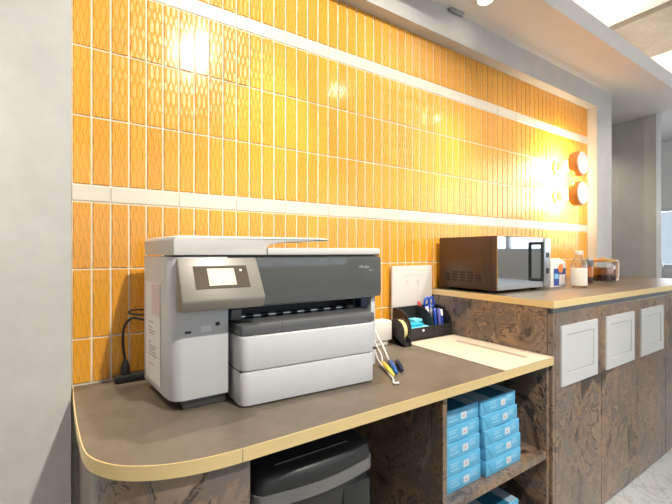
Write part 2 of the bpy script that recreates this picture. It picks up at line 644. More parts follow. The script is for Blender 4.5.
def wall_with_hole(name, axis, f0, f1, a0, a1, holes, m):
    """wall slab with rectangular openings (a0,a1,z0,z1)"""
    bm = bmesh.new()

    def add(p0, p1, z0, z1):
        if p1 - p0 > 1e-4 and z1 - z0 > 1e-4:
            if axis == 'x':
                b_box(bm, p0, p1, f0, f1, z0, z1)
            else:
                b_box(bm, f0, f1, p0, p1, z0, z1)
    cur = a0
    for (h0, h1, z0, z1) in sorted(holes):
        add(cur, h0, 0, ZC)
        add(h0, h1, 0, z0)
        add(h0, h1, z1, ZC)
        cur = h1
    add(cur, a1, 0, ZC)
    return struct(finish(name, bm, m, smooth=0))


wall_with_hole('wall_right', 'y', 5.4, 5.5, -3.3, 2.6, [(-2.5, 0.7, 1.12, 2.32), (1.35, 2.4, 0.93, 1.60)], 'plaster_white')
wall_with_hole('wall_rear', 'x', -3.3, -3.2, -2.6, 5.4, [(-0.6, 5.0, 0.85, 2.45)], 'plaster_white')
window(1, 'y', 5.44, -2.5, 0.7, 1.12, 2.32, 3)
window(2, 'y', 5.44, 1.35, 2.4, 0.93, 1.60, 2)
window(3, 'x', -3.25, -0.6, 5.0, 0.85, 2.45, 5)

# ------------------------------------------------------------------ tiles, each one its own piece
NC = 65
PX = (X1 - X0) / NC
ROWS = [(ZL + 0.002, CH - 0.258), (CH - 0.258, CH - 0.051), (CH - 0.051, CH + 0.150), (CH + 0.201, CH + 0.406),
        (CH + 0.406, CH + 0.613), (CH + 0.613, CH + 0.816), (CH + 0.868, ZT)]
G = 0.0027                   # half of the joint


def bm_tile(w, h, t=0.0032, e=0.0014):
    bm = bmesh.new()
    a, b_ = w / 2, h / 2
    v = []
    for (dx, dz, y) in ((a, b_, 0.0), (a, b_, -t + e), (a - e, b_ - e, -t)):
        v.append([bm.verts.new((sx * dx, y, sz * dz)) for sx, sz in ((-1, -1), (1, -1), (1, 1), (-1, 1))])
    for A, B in zip(v, v[1:]):
        for k in range(4):
            bm.faces.new((A[k], A[(k + 1) % 4], B[(k + 1) % 4], B[k]))
    bm.faces.new(v[-1])
    bmesh.ops.recalc_face_normals(bm, faces=bm.faces)
    return bm


def tile_mesh(w, h, m):
    bm = bm_tile(w, h)
    me = bpy.data.meshes.new('tile')
    bm.to_mesh(me)
    bm.free()
    me.materials.append(M[m])
    return me


def project(x, y, z):
    s, c = math.sin(THETA), math.cos(THETA)
    d = x * s + y * c
    return 336 + 380 * (x * c - y * s) / d, 252 - 380 * (z - CH) / d


WL = Vector(wall.location)
row_mesh = [tile_mesh(PX - 2 * G, z1 - z0 - 2 * G, 'tile') for z0, z1 in ROWS]
spots = []
for r, (z0, z1) in enumerate(ROWS):
    for c in range(NC):
        xa, xb = X0 + c * PX, X0 + (c + 1) * PX
        ua, va = project(xa, YW, z1)
        ub, vb = project(xb, YW, z0)
        wv_ = max(0, min(ub, 672) - max(ua, 0))
        hv_ = max(0, min(vb, 504) - max(va, 0))
        # hidden behind the printer, the microwave or under the raised worktop
        um, vm = (ua + ub) / 2, (va + vb) / 2
        hid = (150 < ua and ub < 372 and va > 255) or (444 < ua and ub < 546 and va > 240) or (um > 436 and va > 285)
        spots.append((0 if hid else wv_ * hv_, r, (xa + xb) / 2, (z0 + z1) / 2))
spots.sort(key=lambda t: -t[0])
for area, r, x, z in spots[:300]:
    o = bpy.data.objects.new('tile', row_mesh[r])
    COL.objects.link(o)
    o.parent = wall
    o.location = Vector((x, YW - 0.0005, z)) - WL
    o.rotation_euler = (math.radians(random.uniform(-0.25, 0.25)), 0, math.radians(random.uniform(-0.7, 0.7)))   # hand-laid, none quite flush
bm = bmesh.new()
for area, r, x, z in spots[300:]:
    if z < ZR and x > XR:
        continue
    t = bm_tile(PX - 2 * G, ROWS[r][1] - ROWS[r][0] - 2 * G)
    bmesh.ops.translate(t, verts=t.verts, vec=(x, YW - 0.0005, z))
    tmp = bpy.data.meshes.new('tmp')
    t.to_mesh(tmp)
    t.free()
    bm.from_mesh(tmp)
    bpy.data.meshes.remove(tmp)
rest = finish('tile_field', bm, 'tile', wall, smooth=0)
rest['kind'] = 'stuff'
for z0, z1 in ((CH + 0.150, CH + 0.201), (CH + 0.816, CH + 0.868)):
    c = 0
    while c < NC:
        n = 2 if c == 0 else min(4, NC - c)
        w = n * PX
        o = bpy.data.objects.new('band_tile', tile_mesh(w - 0.0012, z1 - z0 - 2 * G, 'band'))
        COL.objects.link(o)
        o.parent = wall
        o.location = Vector((X0 + c * PX + w / 2, YW - 0.0005, (z0 + z1) / 2)) - WL
        o['label'] = 'cream border tile'
        c += n


# ------------------------------------------------------------------ lamps
def spot(name, loc, target, watts, angle, blend, radius, col, parent):
    d = bpy.data.lights.new(name, 'SPOT')
    d.energy, d.spot_size, d.spot_blend, d.shadow_soft_size, d.color = watts, math.radians(angle), blend, radius, col
    o = bpy.data.objects.new(name, d)
    COL.objects.link(o)
    o.rotation_euler = (Vector(target) - Vector(loc)).to_track_quat('-Z', 'Y').to_euler()
    o.parent = parent
    o.location = Vector(loc) - wloc(parent)
    return o


WARM = (1.0, 0.88, 0.72)
DL = ['recessed downlight in the soffit above the far left pier', 'recessed downlight in the soffit above the printer',
      'round recessed downlight in the soffit above the microwave', 'recessed downlight in the soffit beyond the grey pier']
for x, yd, lb in zip((-0.43, 0.60, 1.63, 3.85), (1.15, 1.15, 1.15, 1.95), DL):
    t = thing('downlight', (x, yd, ZS), lb, 'lamp', 'downlights in the soffit')
    lathe('trim_ring', [(0.034, 0.0), (0.034, -0.004), (0.046, -0.004), (0.050, 0.0)], (x, yd, ZS), 'lamp_white', t, close=True)
    lathe('lens', [(0.0335, -0.0005), (0.0335, -0.0015)], (x, yd, ZS), 'lens', t)
    spot('beam', (x, yd, ZS - 0.02), (x, yd - 0.16, 0), 72 if x < 3 else 22, 58 if x < 3 else 130, 0.75, 0.022, WARM, t)
TR = ['ceiling spotlight in front of the printer', 'ceiling spotlight in front of the paper shelf', 'ceiling spotlight in front of the microwave']
for x, watts, lb in zip((0.76, 2.15, 3.60), (235, 105, 80), TR):
    zc = CH + 1.66
    t = thing('ceiling_spotlight', (x, -0.53, ZC), lb, 'lamp', 'spotlights on the upper ceiling')
    lathe('can', [(0.030, ZC - zc + 0.03), (0.058, ZC - zc), (0.062, 0.0), (0.056, 0.0), (0.052, 0.03)], (x, -0.53, zc), 'lamp_white', t)
    lathe('lens', [(0.050, 0.006), (0.050, 0.004)], (x, -0.53, zc), 'lens_spot', t)
    spot('beam', (x, -0.53, zc - 0.02), (x - 0.05, 1.25, 0.9), watts, 80 if x < 1 else 60, 0.55, 0.030, (1.0, 0.94, 0.84), t)
led = box('cove_led_strip', -2.4, 5.3, 1.20, 1.24, ZS + 0.106, ZS + 0.118, 'led')
tag(led, 'warm LED strip lying in the cove above the soffit', 'lamp')

SC = ['upper copper-rimmed round wall lamp with white face', 'lower copper-rimmed round wall lamp with white face']
for z, lb in zip((CH + 0.580, CH + 0.385), SC):
    c = (2.705, 0, z)
    t = thing('wall_lamp', (2.705, YW, z), lb, 'lamp', 'round wall lamps on the tiles')
    lathe('backplate', [(0.050, 1.352), (0.050, 1.340), (0.044, 1.335)], c, 'brass', t, 'y')
    lathe('stem', [(0.036, 1.335), (0.036, 1.248)], c, 'brass', t, 'y')
    lathe('rim', [(0.036, 1.248), (0.074, 1.246), (0.080, 1.240), (0.080, 1.190), (0.077, 1.184), (0.072, 1.186)], c, 'copper', t, 'y', 40)
    lathe('face', [(0.072, 1.188), (0.070, 1.183), (0.0, 1.181)], c, 'face', t, 'y', 40)
    lathe('glow_ring', [(0.044, 1.2495), (0.068, 1.2495), (0.068, 1.2485), (0.044, 1.2485)], c, 'glow', t, 'y', 40, close=True)

# ------------------------------------------------------------------ worktops
RIM = [(-0.032, 1.352), (-0.030, 1.273), (-0.022, 1.114), (-0.013, 0.990), (-0.005, 0.915), (0.007, 0.869), (0.034, 0.824), (0.068, 0.792),
       (0.115, 0.766), (0.165, 0.750), (0.220, 0.7415), (0.275, YF)]
RIM = [(q.x, q.y) for q in spline([(x, y, 0) for x, y in RIM], 3)]


def lower_outline(ins, right=XR - 0.002, yb=YW - 0.008):
    """rim of the lower worktop, moved inwards by ins"""
    pts = [(right, yb)]
    for k, (x, y) in enumerate(RIM):
        a, b_ = Vector(RIM[max(k - 1, 0)]), Vector(RIM[min(k + 1, len(RIM) - 1)])
        d = (b_ - a).normalized()
        q = (x - d.y * ins, y + d.x * ins)
        if k == 0:
            q = (q[0], yb)
        elif q[1] > yb - 0.01:
            continue
        if q[0] < right - 0.001:
            pts.append(q)
    pts.append((right, YF + ins))
    return pts


t = thing('lower_worktop', (0.7, 1.05, ZL), 'taupe worktop with brushed gold edge and rounded left corner', 'worktop')
prism('slab', lower_outline(0.0022), 'z', ZL - 0.0275, ZL, 'worktop', t)
# gold strip bent round the rim
bm = bmesh.new()
out = lower_outline(0.0)[1:]
inn = lower_outline(0.0021)[1:]
for za, zb in ((ZL - 0.028, ZL - 0.0003),):
    rings = [[bm.verts.new((p[0], p[1], z)) for p in P_] for P_, z in ((out, za), (out, zb), (inn, zb), (inn, za))]
    for k in range(4):
        A, B = rings[k], rings[(k + 1) % 4]
        for i in range(len(A) - 1):
            bm.faces.new((A[i], A[i + 1], B[i + 1], B[i]))
    bm.faces.new([r[0] for r in rings])
    bm.faces.new([r[-1] for r in rings][::-1])
e = finish('edge_strip', bm, 'gold', t)
e['label'] = 'brushed gold edge strip'
box('edge_joint', 0.262, 0.2632, YF - 0.0002, YF + 0.001, ZL - 0.028, ZL, 'mat_slot', t)

t = thing('raised_worktop', (2.4, 1.05, ZR), 'raised taupe worktop with gold edge carrying the microwave', 'worktop')
XE = 3.42
box('slab', XR + 0.002, XE, YF + 0.002, YW - 0.007, ZR - 0.0265, ZR, 'worktop', t)
bm = bmesh.new()
b_box(bm, XR - 0.0005, XE, YF, YF + 0.002, ZR - 0.027, ZR - 0.0002)
b_box(bm, XR - 0.0005, XR + 0.002, YF + 0.002, YW - 0.007, ZR - 0.027, ZR - 0.0002)
e = finish('edge_strip', bm, 'gold', t)
e['label'] = 'brushed gold edge strip'

# ------------------------------------------------------------------ base units
ZLB = ZL - 0.028
t = thing('curved_base_cabinet', (0.13, 1.0, 0), 'brown stone-patterned base cabinet with a rounded corner under the printer', 'cabinet')
bp = lower_outline(0.014, right=0.283, yb=1.30)
prism('shell', bp, 'z', 0.0, ZLB, 'stone', t)
t = thing('knee_recess_panel', (0.58, 1.30, 0), 'dark back panel of the recess behind the black bin', 'panel')
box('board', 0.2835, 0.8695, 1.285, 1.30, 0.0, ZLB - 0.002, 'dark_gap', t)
t = thing('shelf_unit', (1.16, 1.0, 0), 'open brown stone-patterned shelf unit holding the blue paper reams', 'shelf')
SX0, SX1, SY0, SY1 = 0.870, 1.4585, 0.755, 1.30
box('side_panel', SX0, SX0 + 0.018, SY0, SY1, 0, ZLB, 'stone', t)
box('side_panel', SX1 - 0.018, SX1, SY0, SY1, 0, ZLB, 'stone', t)
box('back_panel', SX0 + 0.0185, SX1 - 0.0185, SY1 - 0.012, SY1, 0.06, ZLB - 0.001, 'stone', t)
ZSH = CH - 0.748
box('shelf', SX0 + 0.0185, SX1 - 0.0185, SY0 + 0.002, SY1 - 0.0125, ZSH - 0.028, ZSH, 'stone', t)
box('bottom', SX0 + 0.0185, SX1 - 0.0185, SY0 + 0.002, SY1 - 0.0125, 0.06, 0.098, 'stone', t)

# raised cabinets with letter-flap doors
ZRB = ZR - 0.027
DX = 0.387
D0 = XR + 0.019
CB = ['brown stone-patterned cabinet nearest the paper shelf, white flap in its door', 'second brown stone-patterned cabinet from the paper shelf, white flap in its door',
      'third brown stone-patterned cabinet from the paper shelf, white flap in its door', 'plain-doored brown cabinet at the right edge of the photo',
      'plain-doored brown cabinet below the grey pier']
p = thing('end_panel', (XR + 0.009, 1.05, 0), 'brown stone-patterned end panel below the microwave', 'panel')
box('board', XR + 0.001, XR + 0.017, 0.766, YW - 0.008, 0, ZRB - 0.0005, 'stone', p)
box('front_edge', XR + 0.001, D0 - 0.002, 0.7445, 0.7635, 0.004, ZRB - 0.022, 'stone', p)
for i in range(5):
    xa = D0 + i * DX
    xb = xa + DX - 0.001 if i < 4 else XE - 0.004
    t = thing('flap_cabinet', ((xa + xb) / 2, 1.05, 0), CB[i], 'cabinet', 'cabinets under the raised worktop')
    box('body', xa, xb, 0.768, YW - 0.008, 0.0, ZRB - 0.0005, 'dark_gap', t)
    box('rail', xa, xb, 0.752, 0.7675, ZRB - 0.0200, ZRB - 0.0005, 'rail', t)
    d = box('door', xa + 0.001, xb - 0.001, 0.744, 0.7635, 0.006, ZRB - 0.022, 'stone', t, 0.001, 1)
    if i < 3:
        fx0, fx1, fz0, fz1 = xa + 0.037, xa + 0.037 + 0.302, CH - 0.518, CH - 0.285
        ix0, ix1, iz0, iz1 = fx0 + 0.040, fx1 - 0.036, fz0 + 0.046, fz1 - 0.036
        bm = bmesh.new()
        y0, y1 = 0.738, 0.7439
        b_box(bm, fx0, ix0, y0, y1, fz0, fz1)
        b_box(bm, ix1, fx1, y0, y1, fz0, fz1)
        b_box(bm, ix0, ix1, y0, y1, fz0, iz0)
        b_box(bm, ix0, ix1, y0, y1, iz1, fz1)
        f = finish('flap_frame', bm, 'white_metal', d, smooth=0)
        f['label'] = 'white flap frame'
        bm = bmesh.new()
        b_prism(bm, [(0.7395, iz1 - 0.002), (0.7432, iz1 - 0.002), (0.7437, iz0 + 0.003), (0.7420, iz0 + 0.003)], 'x', ix0 + 0.002, ix1 - 0.002)
        finish('flap', bm, 'white_metal', f, smooth=0)

# ------------------------------------------------------------------ printer
t = thing('printer', (0.5, 1.1, ZL), 'large white and grey multifunction printer standing on the lower worktop', 'printer')
bm = bmesh.new()
b_prism(bm, [(0.142, 1.232), (0.143, 1.220), (0.164, 1.040), (0.171, 1.006), (0.183, 0.990), (0.200, 0.985), (0.3105, 0.985), (0.3105, 1.040), (0.3215, 1.050), (0.3215, 1.232)], 'z',
        CH - 0.368, CH - 0.012, 0.004)
b_prism(bm, [(0.3216, 1.232), (0.3216, 1.115), (0.800, 1.115), (0.800, 1.002), (0.817, 1.002), (0.824, 1.010), (0.826, 1.232)], 'z', CH - 0.380, CH - 0.1525, 0.003)
b_box(bm, 0.3216, 0.826, 1.012, 1.232, CH - 0.1524, CH - 0.012)
finish('body', bm, 'printer_white', t)
box('lid_gap_shade', 0.19, 0.822, 0.9865, 1.2, CH - 0.0119, CH - 0.0087, 'printer_dark', t)  # solid dark strip stands in for the shade in the gap below the lid
box('base', 0.20, 0.80, 1.03, 1.22, ZL, CH - 0.3805, 'printer_dark', t)
b = box('base_foot', 0.200, 0.308, 0.996, 1.029, ZL + 0.0005, CH - 0.3685, 'foot_grey', t, 0.004)
prism('scanner_lid', [(0.420, 1.24), (0.420, 0.982), (0.822, 0.982), (0.824, 0.988), (0.830, 1.005), (0.830, 1.24)], 'z',
      CH - 0.0085, CH + 0.012, 'printer_lid', t, 0.004)
# document feeder: hump on the left, thin input tray swept out to the right
feed = [(0.153, -0.0085), (0.152, 0.030), (0.158, 0.038), (0.172, 0.041), (0.585, 0.042), (0.612, 0.0405), (0.624, 0.036), (0.618, 0.0325),
        (0.56, 0.031), (0.50, 0.0285), (0.45, 0.024), (0.425, 0.018), (0.4195, 0.010), (0.4195, -0.0085)]
bm = bmesh.new()
b_prism(bm, [(x, CH + z) for x, z in feed], 'y', 0.983, 1.240, 0.005)
for v in bm.verts:            # the left side tapers like the body
    if v.co.x < 0.30:
        k = (0.30 - v.co.x) / 0.148
        v.co.x += k * (0.034 * (1.24 - v.co.y) / 0.257 - 0.010)
finish('document_feeder', bm, 'printer_lid', t)
prism('front_panel', [(1.011, CH - 0.0125), (0.990, CH - 0.0135), (0.982, CH - 0.022), (0.980, CH - 0.125), (0.9842, CH - 0.146), (1.011, CH - 0.1515)],
      'x', 0.3112, 0.826, 'printer_gloss', t, 0.002)
# lettering on the gloss panel
R = Matrix.Translation((0.730, 0.9785, CH - 0.052)) @ Matrix.Rotation(PI / 2, 4, 'X')
text('lettering', 'OfficeJet', 0.0125, R, 'pale_letter', t)
R = Matrix.Translation((0.774, 0.9785, CH - 0.062)) @ Matrix.Rotation(PI / 2, 4, 'X')
text('lettering', 'Pro', 0.009, R, 'pale_letter', t)
# tilted control panel
A, Bf = (0.9795, CH - 0.0165), (0.914, CH - 0.112)
cp = prism('control_panel', [(0.9798, CH - 0.015), A, Bf, (0.914, CH - 0.120), (0.926, CH - 0.140), (0.9798, CH - 0.148)], 'x', 0.182, 0.386, 'panel_taupe', t, 0.005)


def on_face(fx, s, lift):
    """point on the tilted face: fx across, s down the slope"""
    y = A[0] + (Bf[0] - A[0]) * s
    z = A[1] + (Bf[1] - A[1]) * s
    nrm = Vector((0, Bf[1] - A[1], -(Bf[0] - A[0]))).normalized()
    if nrm.y > 0:
        nrm = -nrm
    return Vector((0.190 + (0.382 - 0.190) * fx, y, z)) + nrm * lift


def face_plate(name, f0, f1, s0, s1, l0, l1, m, parent):
    bm = bmesh.new()
    lo = [bm.verts.new(on_face(a, s, l0)) for a, s in ((f0, s0), (f1, s0), (f1, s1), (f0, s1))]
    hi = [bm.verts.new(on_face(a, s, l1)) for a, s in ((f0, s0), (f1, s0), (f1, s1), (f0, s1))]
    bm.faces.new(lo[::-1])
    bm.faces.new(hi)
    for k in range(4):
        bm.faces.new((lo[k], lo[(k + 1) % 4], hi[(k + 1) % 4], hi[k]))
    return finish(name, bm, m, parent, smooth=0)


face_plate('bezel', 0.14, 0.84, 0.20, 0.76, 0.0, 0.0012, 'panel_dark', cp)
face_plate('screen', 0.31, 0.66, 0.27, 0.69, 0.0013, 0.002, 'screen', cp)
face_plate('home_button', 0.735, 0.765, 0.30, 0.35, 0.0013, 0.0018, 'paper', cp)
# paper outlet
box('outlet_recess', 0.3225, 0.799, 1.105, 1.1145, CH - 0.216, CH - 0.1525, 'printer_dark', t)
ro = tube('exit_roller', [(0.335, 1.060, CH - 0.186), (0.790, 1.060, CH - 0.186)], 0.004, 'black', t)
for k in range(9):
    x = 0.37 + k * 0.048
    lathe('star_wheel', [(0.0065, -0.012), (0.0075, 0.0), (0.0065, 0.012)], (x, 1.060, CH - 0.186), 'silver', ro, 'x', 12)
box('outlet_side', 0.3225, 0.350, 0.995, 1.0395, CH - 0.1825, CH - 0.153, 'printer_grey', t, 0.002)
box('outlet_side', 0.760, 0.786, 1.005, 1.0395, CH - 0.1825, CH - 0.153, 'navy', t, 0.002)
lip = prism('output_tray', [(0.324, 1.039), (0.324, 0.945), (0.330, 0.934), (0.342, 0.930), (0.738, 0.914), (0.746, 0.918), (0.749, 0.928), (0.783, 1.039)], 'z',
            CH - 0.214, CH - 0.187, 'printer_grey', t, 0.004)
box('tray_joint', 0.437, 0.4382, 0.9255, 0.9275, CH - 0.213, CH - 0.188, 'printer_dark', lip)


def tray(z0, z1):
    out_ = [(0.323, 1.051), (0.323, 0.945), (0.326, 0.933), (0.333, 0.925), (0.345, 0.922), (0.722, 0.902), (0.729, 0.905), (0.732, 0.912), (0.775, 1.051)]
    return prism('paper_tray', out_, 'z', z0, z1, 'printer_white', t, 0.003)


tray(CH - 0.302, CH - 0.2155)
tray(ZL + 0.004, CH - 0.3045)
# sockets and stickers of the left front
box('usb_socket', 0.203, 0.218, 0.9835, 0.9848, CH - 0.202, CH - 0.196, 'printer_dark', t)
box('sticker', 0.241, 0.267, 0.9840, 0.9848, CH - 0.202, CH - 0.186, 'paper', t)
box('power_button', 0.278, 0.288, 0.9835, 0.9848, CH - 0.189, CH - 0.180, 'printer_dark', t)
box('seam_shadow', 0.324, 0.770, 0.93, 1.045, CH - 0.3044, CH - 0.3021, 'printer_dark', t)
# label sheet on the left side, following its taper
pa, pb = Vector((0.1441, 1.210, 0)), Vector((0.1622, 1.055, 0))


def side_rect(name, s0, s1, z0, z1, lift, m, parent):
    bm = bmesh.new()
    d = pb - pa
    nrm = Vector((-d.y, d.x, 0)).normalized()
    if nrm.x > 0:
        nrm = -nrm
    lo, hi = [], []
    for s, z in ((s0, z0), (s1, z0), (s1, z1), (s0, z1)):
        q = pa + d * s
        lo.append(bm.verts.new(Vector((q.x, q.y, CH + z)) + nrm * (lift - 0.0006)))
        hi.append(bm.verts.new(Vector((q.x, q.y, CH + z)) + nrm * lift))
    bm.faces.new(lo[::-1])
    bm.faces.new(hi)
    for k in range(4):
        bm.faces.new((lo[k], lo[(k + 1) % 4], hi[(k + 1) % 4], hi[k]))
    return finish(name, bm, m, parent, smooth=0)


sh = side_rect('label_sheet', 0.02, 0.92, -0.350, -0.082, 0.0012, 'paper', t)
side_rect('pink_corner', 0.42, 0.90, -0.170, -0.086, 0.0018, 'pink', sh)
for k, (z, s1) in enumerate(((-0.190, 0.5), (-0.205, 0.42), (-0.213, 0.62), (-0.221, 0.55), (-0.245, 0.38), (-0.255, 0.66), (-0.263, 0.60), (-0.271, 0.64), (-0.279, 0.70), (-0.305, 0.50))):
    side_rect('printed_line', 0.24, s1, z - 0.0025, z, 0.0018, 'ink', sh)

# power strip, plug and cables at the left of the printer
t = thing('power_strip', (0.16, 1.325, ZL), 'black power strip lying against the tiles left of the printer', 'power strip')
box('housing', 0.072, 0.30, 1.300, 1.342, ZL + 0.0005, ZL + 0.022, 'black', t, 0.003)
lathe('plug', [(0.014, 0.022), (0.013, 0.045), (0.006, 0.065)], (0.100, 1.322, ZL), 'black', t, n=14)
tube('power_cable', spline([(0.100, 1.322, ZL + 0.06), (0.094, 1.324, ZL + 0.12), (0.098, 1.326, ZL + 0.165), (0.120, 1.326, ZL + 0.19), (0.160, 1.318, ZL + 0.18), (0.20, 1.300, ZL + 0.17)]), 0.0038, 'black', t)
o = tube('cable_loop', spline([(0.200, 1.30, CH - 0.192), (0.15, 1.325, CH - 0.196), (0.116, 1.330, CH - 0.190), (0.112, 1.332, CH - 0.184), (0.125, 1.332, CH - 0.180), (0.17, 1.322, CH - 0.181), (0.21, 1.30, CH - 0.182)]), 0.0028, 'black')
tag(o, 'thin black cable loop sticking out behind the printer', 'cable')
o = tube('network_cable', spline([(0.19, 1.292, CH - 0.30), (0.178, 1.296, CH - 0.33), (0.172, 1.290, CH - 0.37), (0.180, 1.285, ZL + 0.006), (0.25, 1.285, ZL + 0.005)]), 0.004, 'blue_plug')
tag(o, 'short blue cable dropping behind the printer', 'cable')

# ------------------------------------------------------------------ things right of the printer
t = thing('power_adapter', (1.04, 1.25, ZL), 'cream power adapter box beside the tape dispenser', 'adapter')
box('case', 0.985, 1.085, 1.215, 1.275, ZL + 0.022, ZL + 0.105, 'adapter', t, 0.006)
box('foot', 1.0, 1.07, 1.225, 1.265, ZL + 0.0005, ZL + 0.022, 'adapter', t, 0.003)

t = thing('cable_bundle', (0.88, 1.0, ZL), 'white cables with yellow and blue plugs hanging beside the printer', 'cable')
tube('white_cord', spline([(0.913, 1.16, CH - 0.235), (0.903, 1.13, CH - 0.27), (0.888, 1.09, CH - 0.33), (0.876, 1.04, CH - 0.365), (0.856, 1.010, ZL + 0.014)]), 0.0036, 'white_cable', t)
tube('white_cord', spline([(0.933, 1.17, CH - 0.24), (0.923, 1.13, CH - 0.30), (0.906, 1.06, CH - 0.35), (0.896, 1.03, ZL + 0.020), (0.890, 1.010, ZL + 0.012)]), 0.0036, 'white_cable', t)
tube('white_cord', spline([(0.868, 1.07, ZL + 0.050), (0.846, 1.02, ZL + 0.02), (0.822, 0.95, ZL + 0.006), (0.788, 0.880, ZL + 0.005), (0.764, 0.848, ZL + 0.005), (0.778, 0.842, ZL + 0.005)]), 0.0032, 'white_cable', t)
for m_, xa, ya, xb, yb_ in (('yellow', 0.856, 1.010, 0.800, 0.890), ('blue_plug', 0.890, 1.010, 0.826, 0.905), ('navy', 0.913, 1.000, 0.860, 0.915)):
    qa, qb = Vector((xa, ya, ZL + 0.012)), Vector((xb, yb_, ZL + 0.010))
    tube('plug', [qa, qa.lerp(qb, 0.08), qa.lerp(qb, 0.72), qa.lerp(qb, 0.74), qb.lerp(qa, 0.02), qb], [0.005, 0.0085, 0.0085, 0.006, 0.006, 0.004], m_, t, 10)

# desk organiser
t = thing('desk_organizer', (1.33, 1.27, ZL), 'black desk organizer with curved sides in front of the white sign', 'organizer')
OX0, OX1, OY0, OY1 = 1.190, 1.4575, 1.212, 1.328
zb, zf, zt = ZL + 0.001, CH - 0.338, CH - 0.258


def side_profile():
    pts = [(OY1, zb), (OY0, zb), (OY0, zf)]
    for k in range(1, 11):
        a = PI / 2 * k / 10
        pts.append((OY1 - 0.02 - (OY1 - 0.02 - OY0) * math.cos(a), zf + (zt - zf) * math.sin(a)))
    pts.append((OY1, zt))
    return pts


for x in (OX0, 1.332, OX1 - 0.004):
    prism('side_wall', side_profile(), 'x', x, x + 0.004, 'black', t)
box('back_wall', OX0 + 0.0042, OX1 - 0.0042, OY1 - 0.004, OY1, zb, zt, 'black', t)
box('base', OX0 + 0.0042, OX1 - 0.0042, OY0 + 0.004, OY1 - 0.0042, zb, zb + 0.004, 'black', t)
for xa, xb in ((OX0 + 0.0042, 1.3318), (1.3362, OX1 - 0.0042)):
    d = box('drawer_front', xa, xb, OY0, OY0 + 0.004, zb + 0.002, zf, 'black', t, 0.0008, 1)
    if xa < 1.3:
        lathe('knob', [(0.005, 1.2118), (0.006, 1.208), (0.004, 1.206)], (1.265, 0, zf - 0.014), 'paper', d, 'y', 14)
box('inner_tray', OX0 + 0.0045, 1.3315, OY0 + 0.0045, OY1 - 0.0045, zf - 0.016, zf - 0.013, 'black', t)

zp = zf - 0.0128
for i, (x0, x1, y0, y1, z0, h, m_, lb) in enumerate((
        (1.205, 1.318, 1.225, 1.305, zp, 0.012, 'cyan_lt', 'light cyan sticky note pad lying lowest in the organizer'),
        (1.212, 1.290, 1.232, 1.300, zp + 0.0122, 0.014, 'cyan', 'bright cyan sticky note pad on the light cyan pad'),
        (1.265, 1.315, 1.262, 1.310, zp + 0.0264, 0.012, 'cyan_lt', 'small cyan pad topmost in the organizer'))):
    o = finish('sticky_note_pad', b_box(bmesh.new(), x0, x1, y0, y1, z0, z0 + h, 0.0015, 1), m_)
    tag(o, lb, 'note pad', 'pads in the organizer')


def pen(x, y, lean_x, lean_y, L, m_, cap, label):
    t = thing('pen', (x, y, zb + 0.005), label, 'pen', 'pens in the organizer')
    d = Vector((lean_x, lean_y, 1)).normalized()
    q = Vector((x, y, zb + 0.009))
    tube('barrel', [q, q + d * 0.012, q + d * L * 0.72], [0.0015, 0.0068, 0.0068], m_, t, 10)
    tube('cap', [q + d * L * 0.722, q + d * (L - 0.003), q + d * L], [0.0078, 0.0078, 0.005], cap, t, 10)


pen(1.352, 1.246, -0.02, 0.20, 0.128, 'pen_blue', 'pen_white', 'blue pen with a white cap, leftmost in the organizer')
pen(1.385, 1.240, 0.03, 0.15, 0.118, 'pen_blue', 'pen_blue', 'all-blue pen standing at the middle of the organizer')
pen(1.405, 1.236, 0.04, 0.12, 0.116, 'pen_violet', 'pen_violet', 'violet pen between the blue pens')
pen(1.425, 1.238, 0.03, 0.12, 0.110, 'pen_blue', 'pen_white', 'blue pen with a white cap, rightmost in the organizer')
pen(1.395, 1.275, 0.10, 0.22, 0.130, 'pen_white', 'pen_white', 'white pen leaning at the back of the organizer')
pen(1.368, 1.306, -0.20, 0.02, 0.150, 'red', 'red', 'red pen leaning left towards the white sign')

# scissors with blue handles, blades down in the organiser
t = thing('scissors', (1.375, 1.262, zb + 0.006), 'scissors with blue loop handles standing in the organizer', 'scissors')
for s, nmx in ((-1, 0), (1, 1)):
    bm = bmesh.new()
    c = Vector((1.378 + s * 0.019, 1.280, CH - 0.243))
    pts = [c + Vector((0.017 * math.cos(a), 0.004 * s, 0.024 * math.sin(a))) for a in [2 * PI * k / 18 for k in range(19)]]
    b_tube(bm, pts, 0.0062, 8, False)
    finish('handle', bm, 'pen_blue', t, smooth=60)
    tube('blade', [c + Vector((-0.010 * s, 0.0, -0.022)), Vector((1.376, 1.268, CH - 0.300)), Vector((1.374 - s * 0.004, 1.262, zb + 0.02))], [0.004, 0.004, 0.001], 'silver', t, 6)

# tape dispenser
t = thing('tape_dispenser', (1.12, 1.20, ZL), 'black tape dispenser with a yellow roll beside the organizer', 'tape dispenser')
prof = [(1.255, ZL + 0.001), (1.150, ZL + 0.001), (1.148, ZL + 0.034), (1.160, ZL + 0.040), (1.168, ZL + 0.030)]
cy_, cz_ = 1.208, ZL + 0.060
for k in range(13):
    a = math.radians(215 - k * 20)
    prof.append((cy_ + 0.050 * math.cos(a), cz_ + 0.050 * math.sin(a)))
for xa in (1.098, 1.128):
    prism('shell', prof, 'x', xa, xa + 0.005, 'black', t, 0.001)
box('foot', 1.1035, 1.1275, 1.155, 1.250, ZL + 0.001, ZL + 0.016, 'black', t)
lathe('tape_roll', [(0.026, 1.1055), (0.043, 1.1055), (0.043, 1.1265), (0.026, 1.1265)], (0, cy_, cz_ + 0.001), 'tape', t, 'x', 28, close=True)
rr = lathe('tape_side', [(0.022, 1.1334), (0.038, 1.1334), (0.038, 1.1354), (0.022, 1.1354)], (0, cy_, cz_ + 0.001), 'tape', t, 'x', 28, close=True)
lathe('hub', [(0.0215, 1.1334), (0.0215, 1.1362), (0.014, 1.138)], (0, cy_, cz_ + 0.001), 'black', t, 'x', 20)

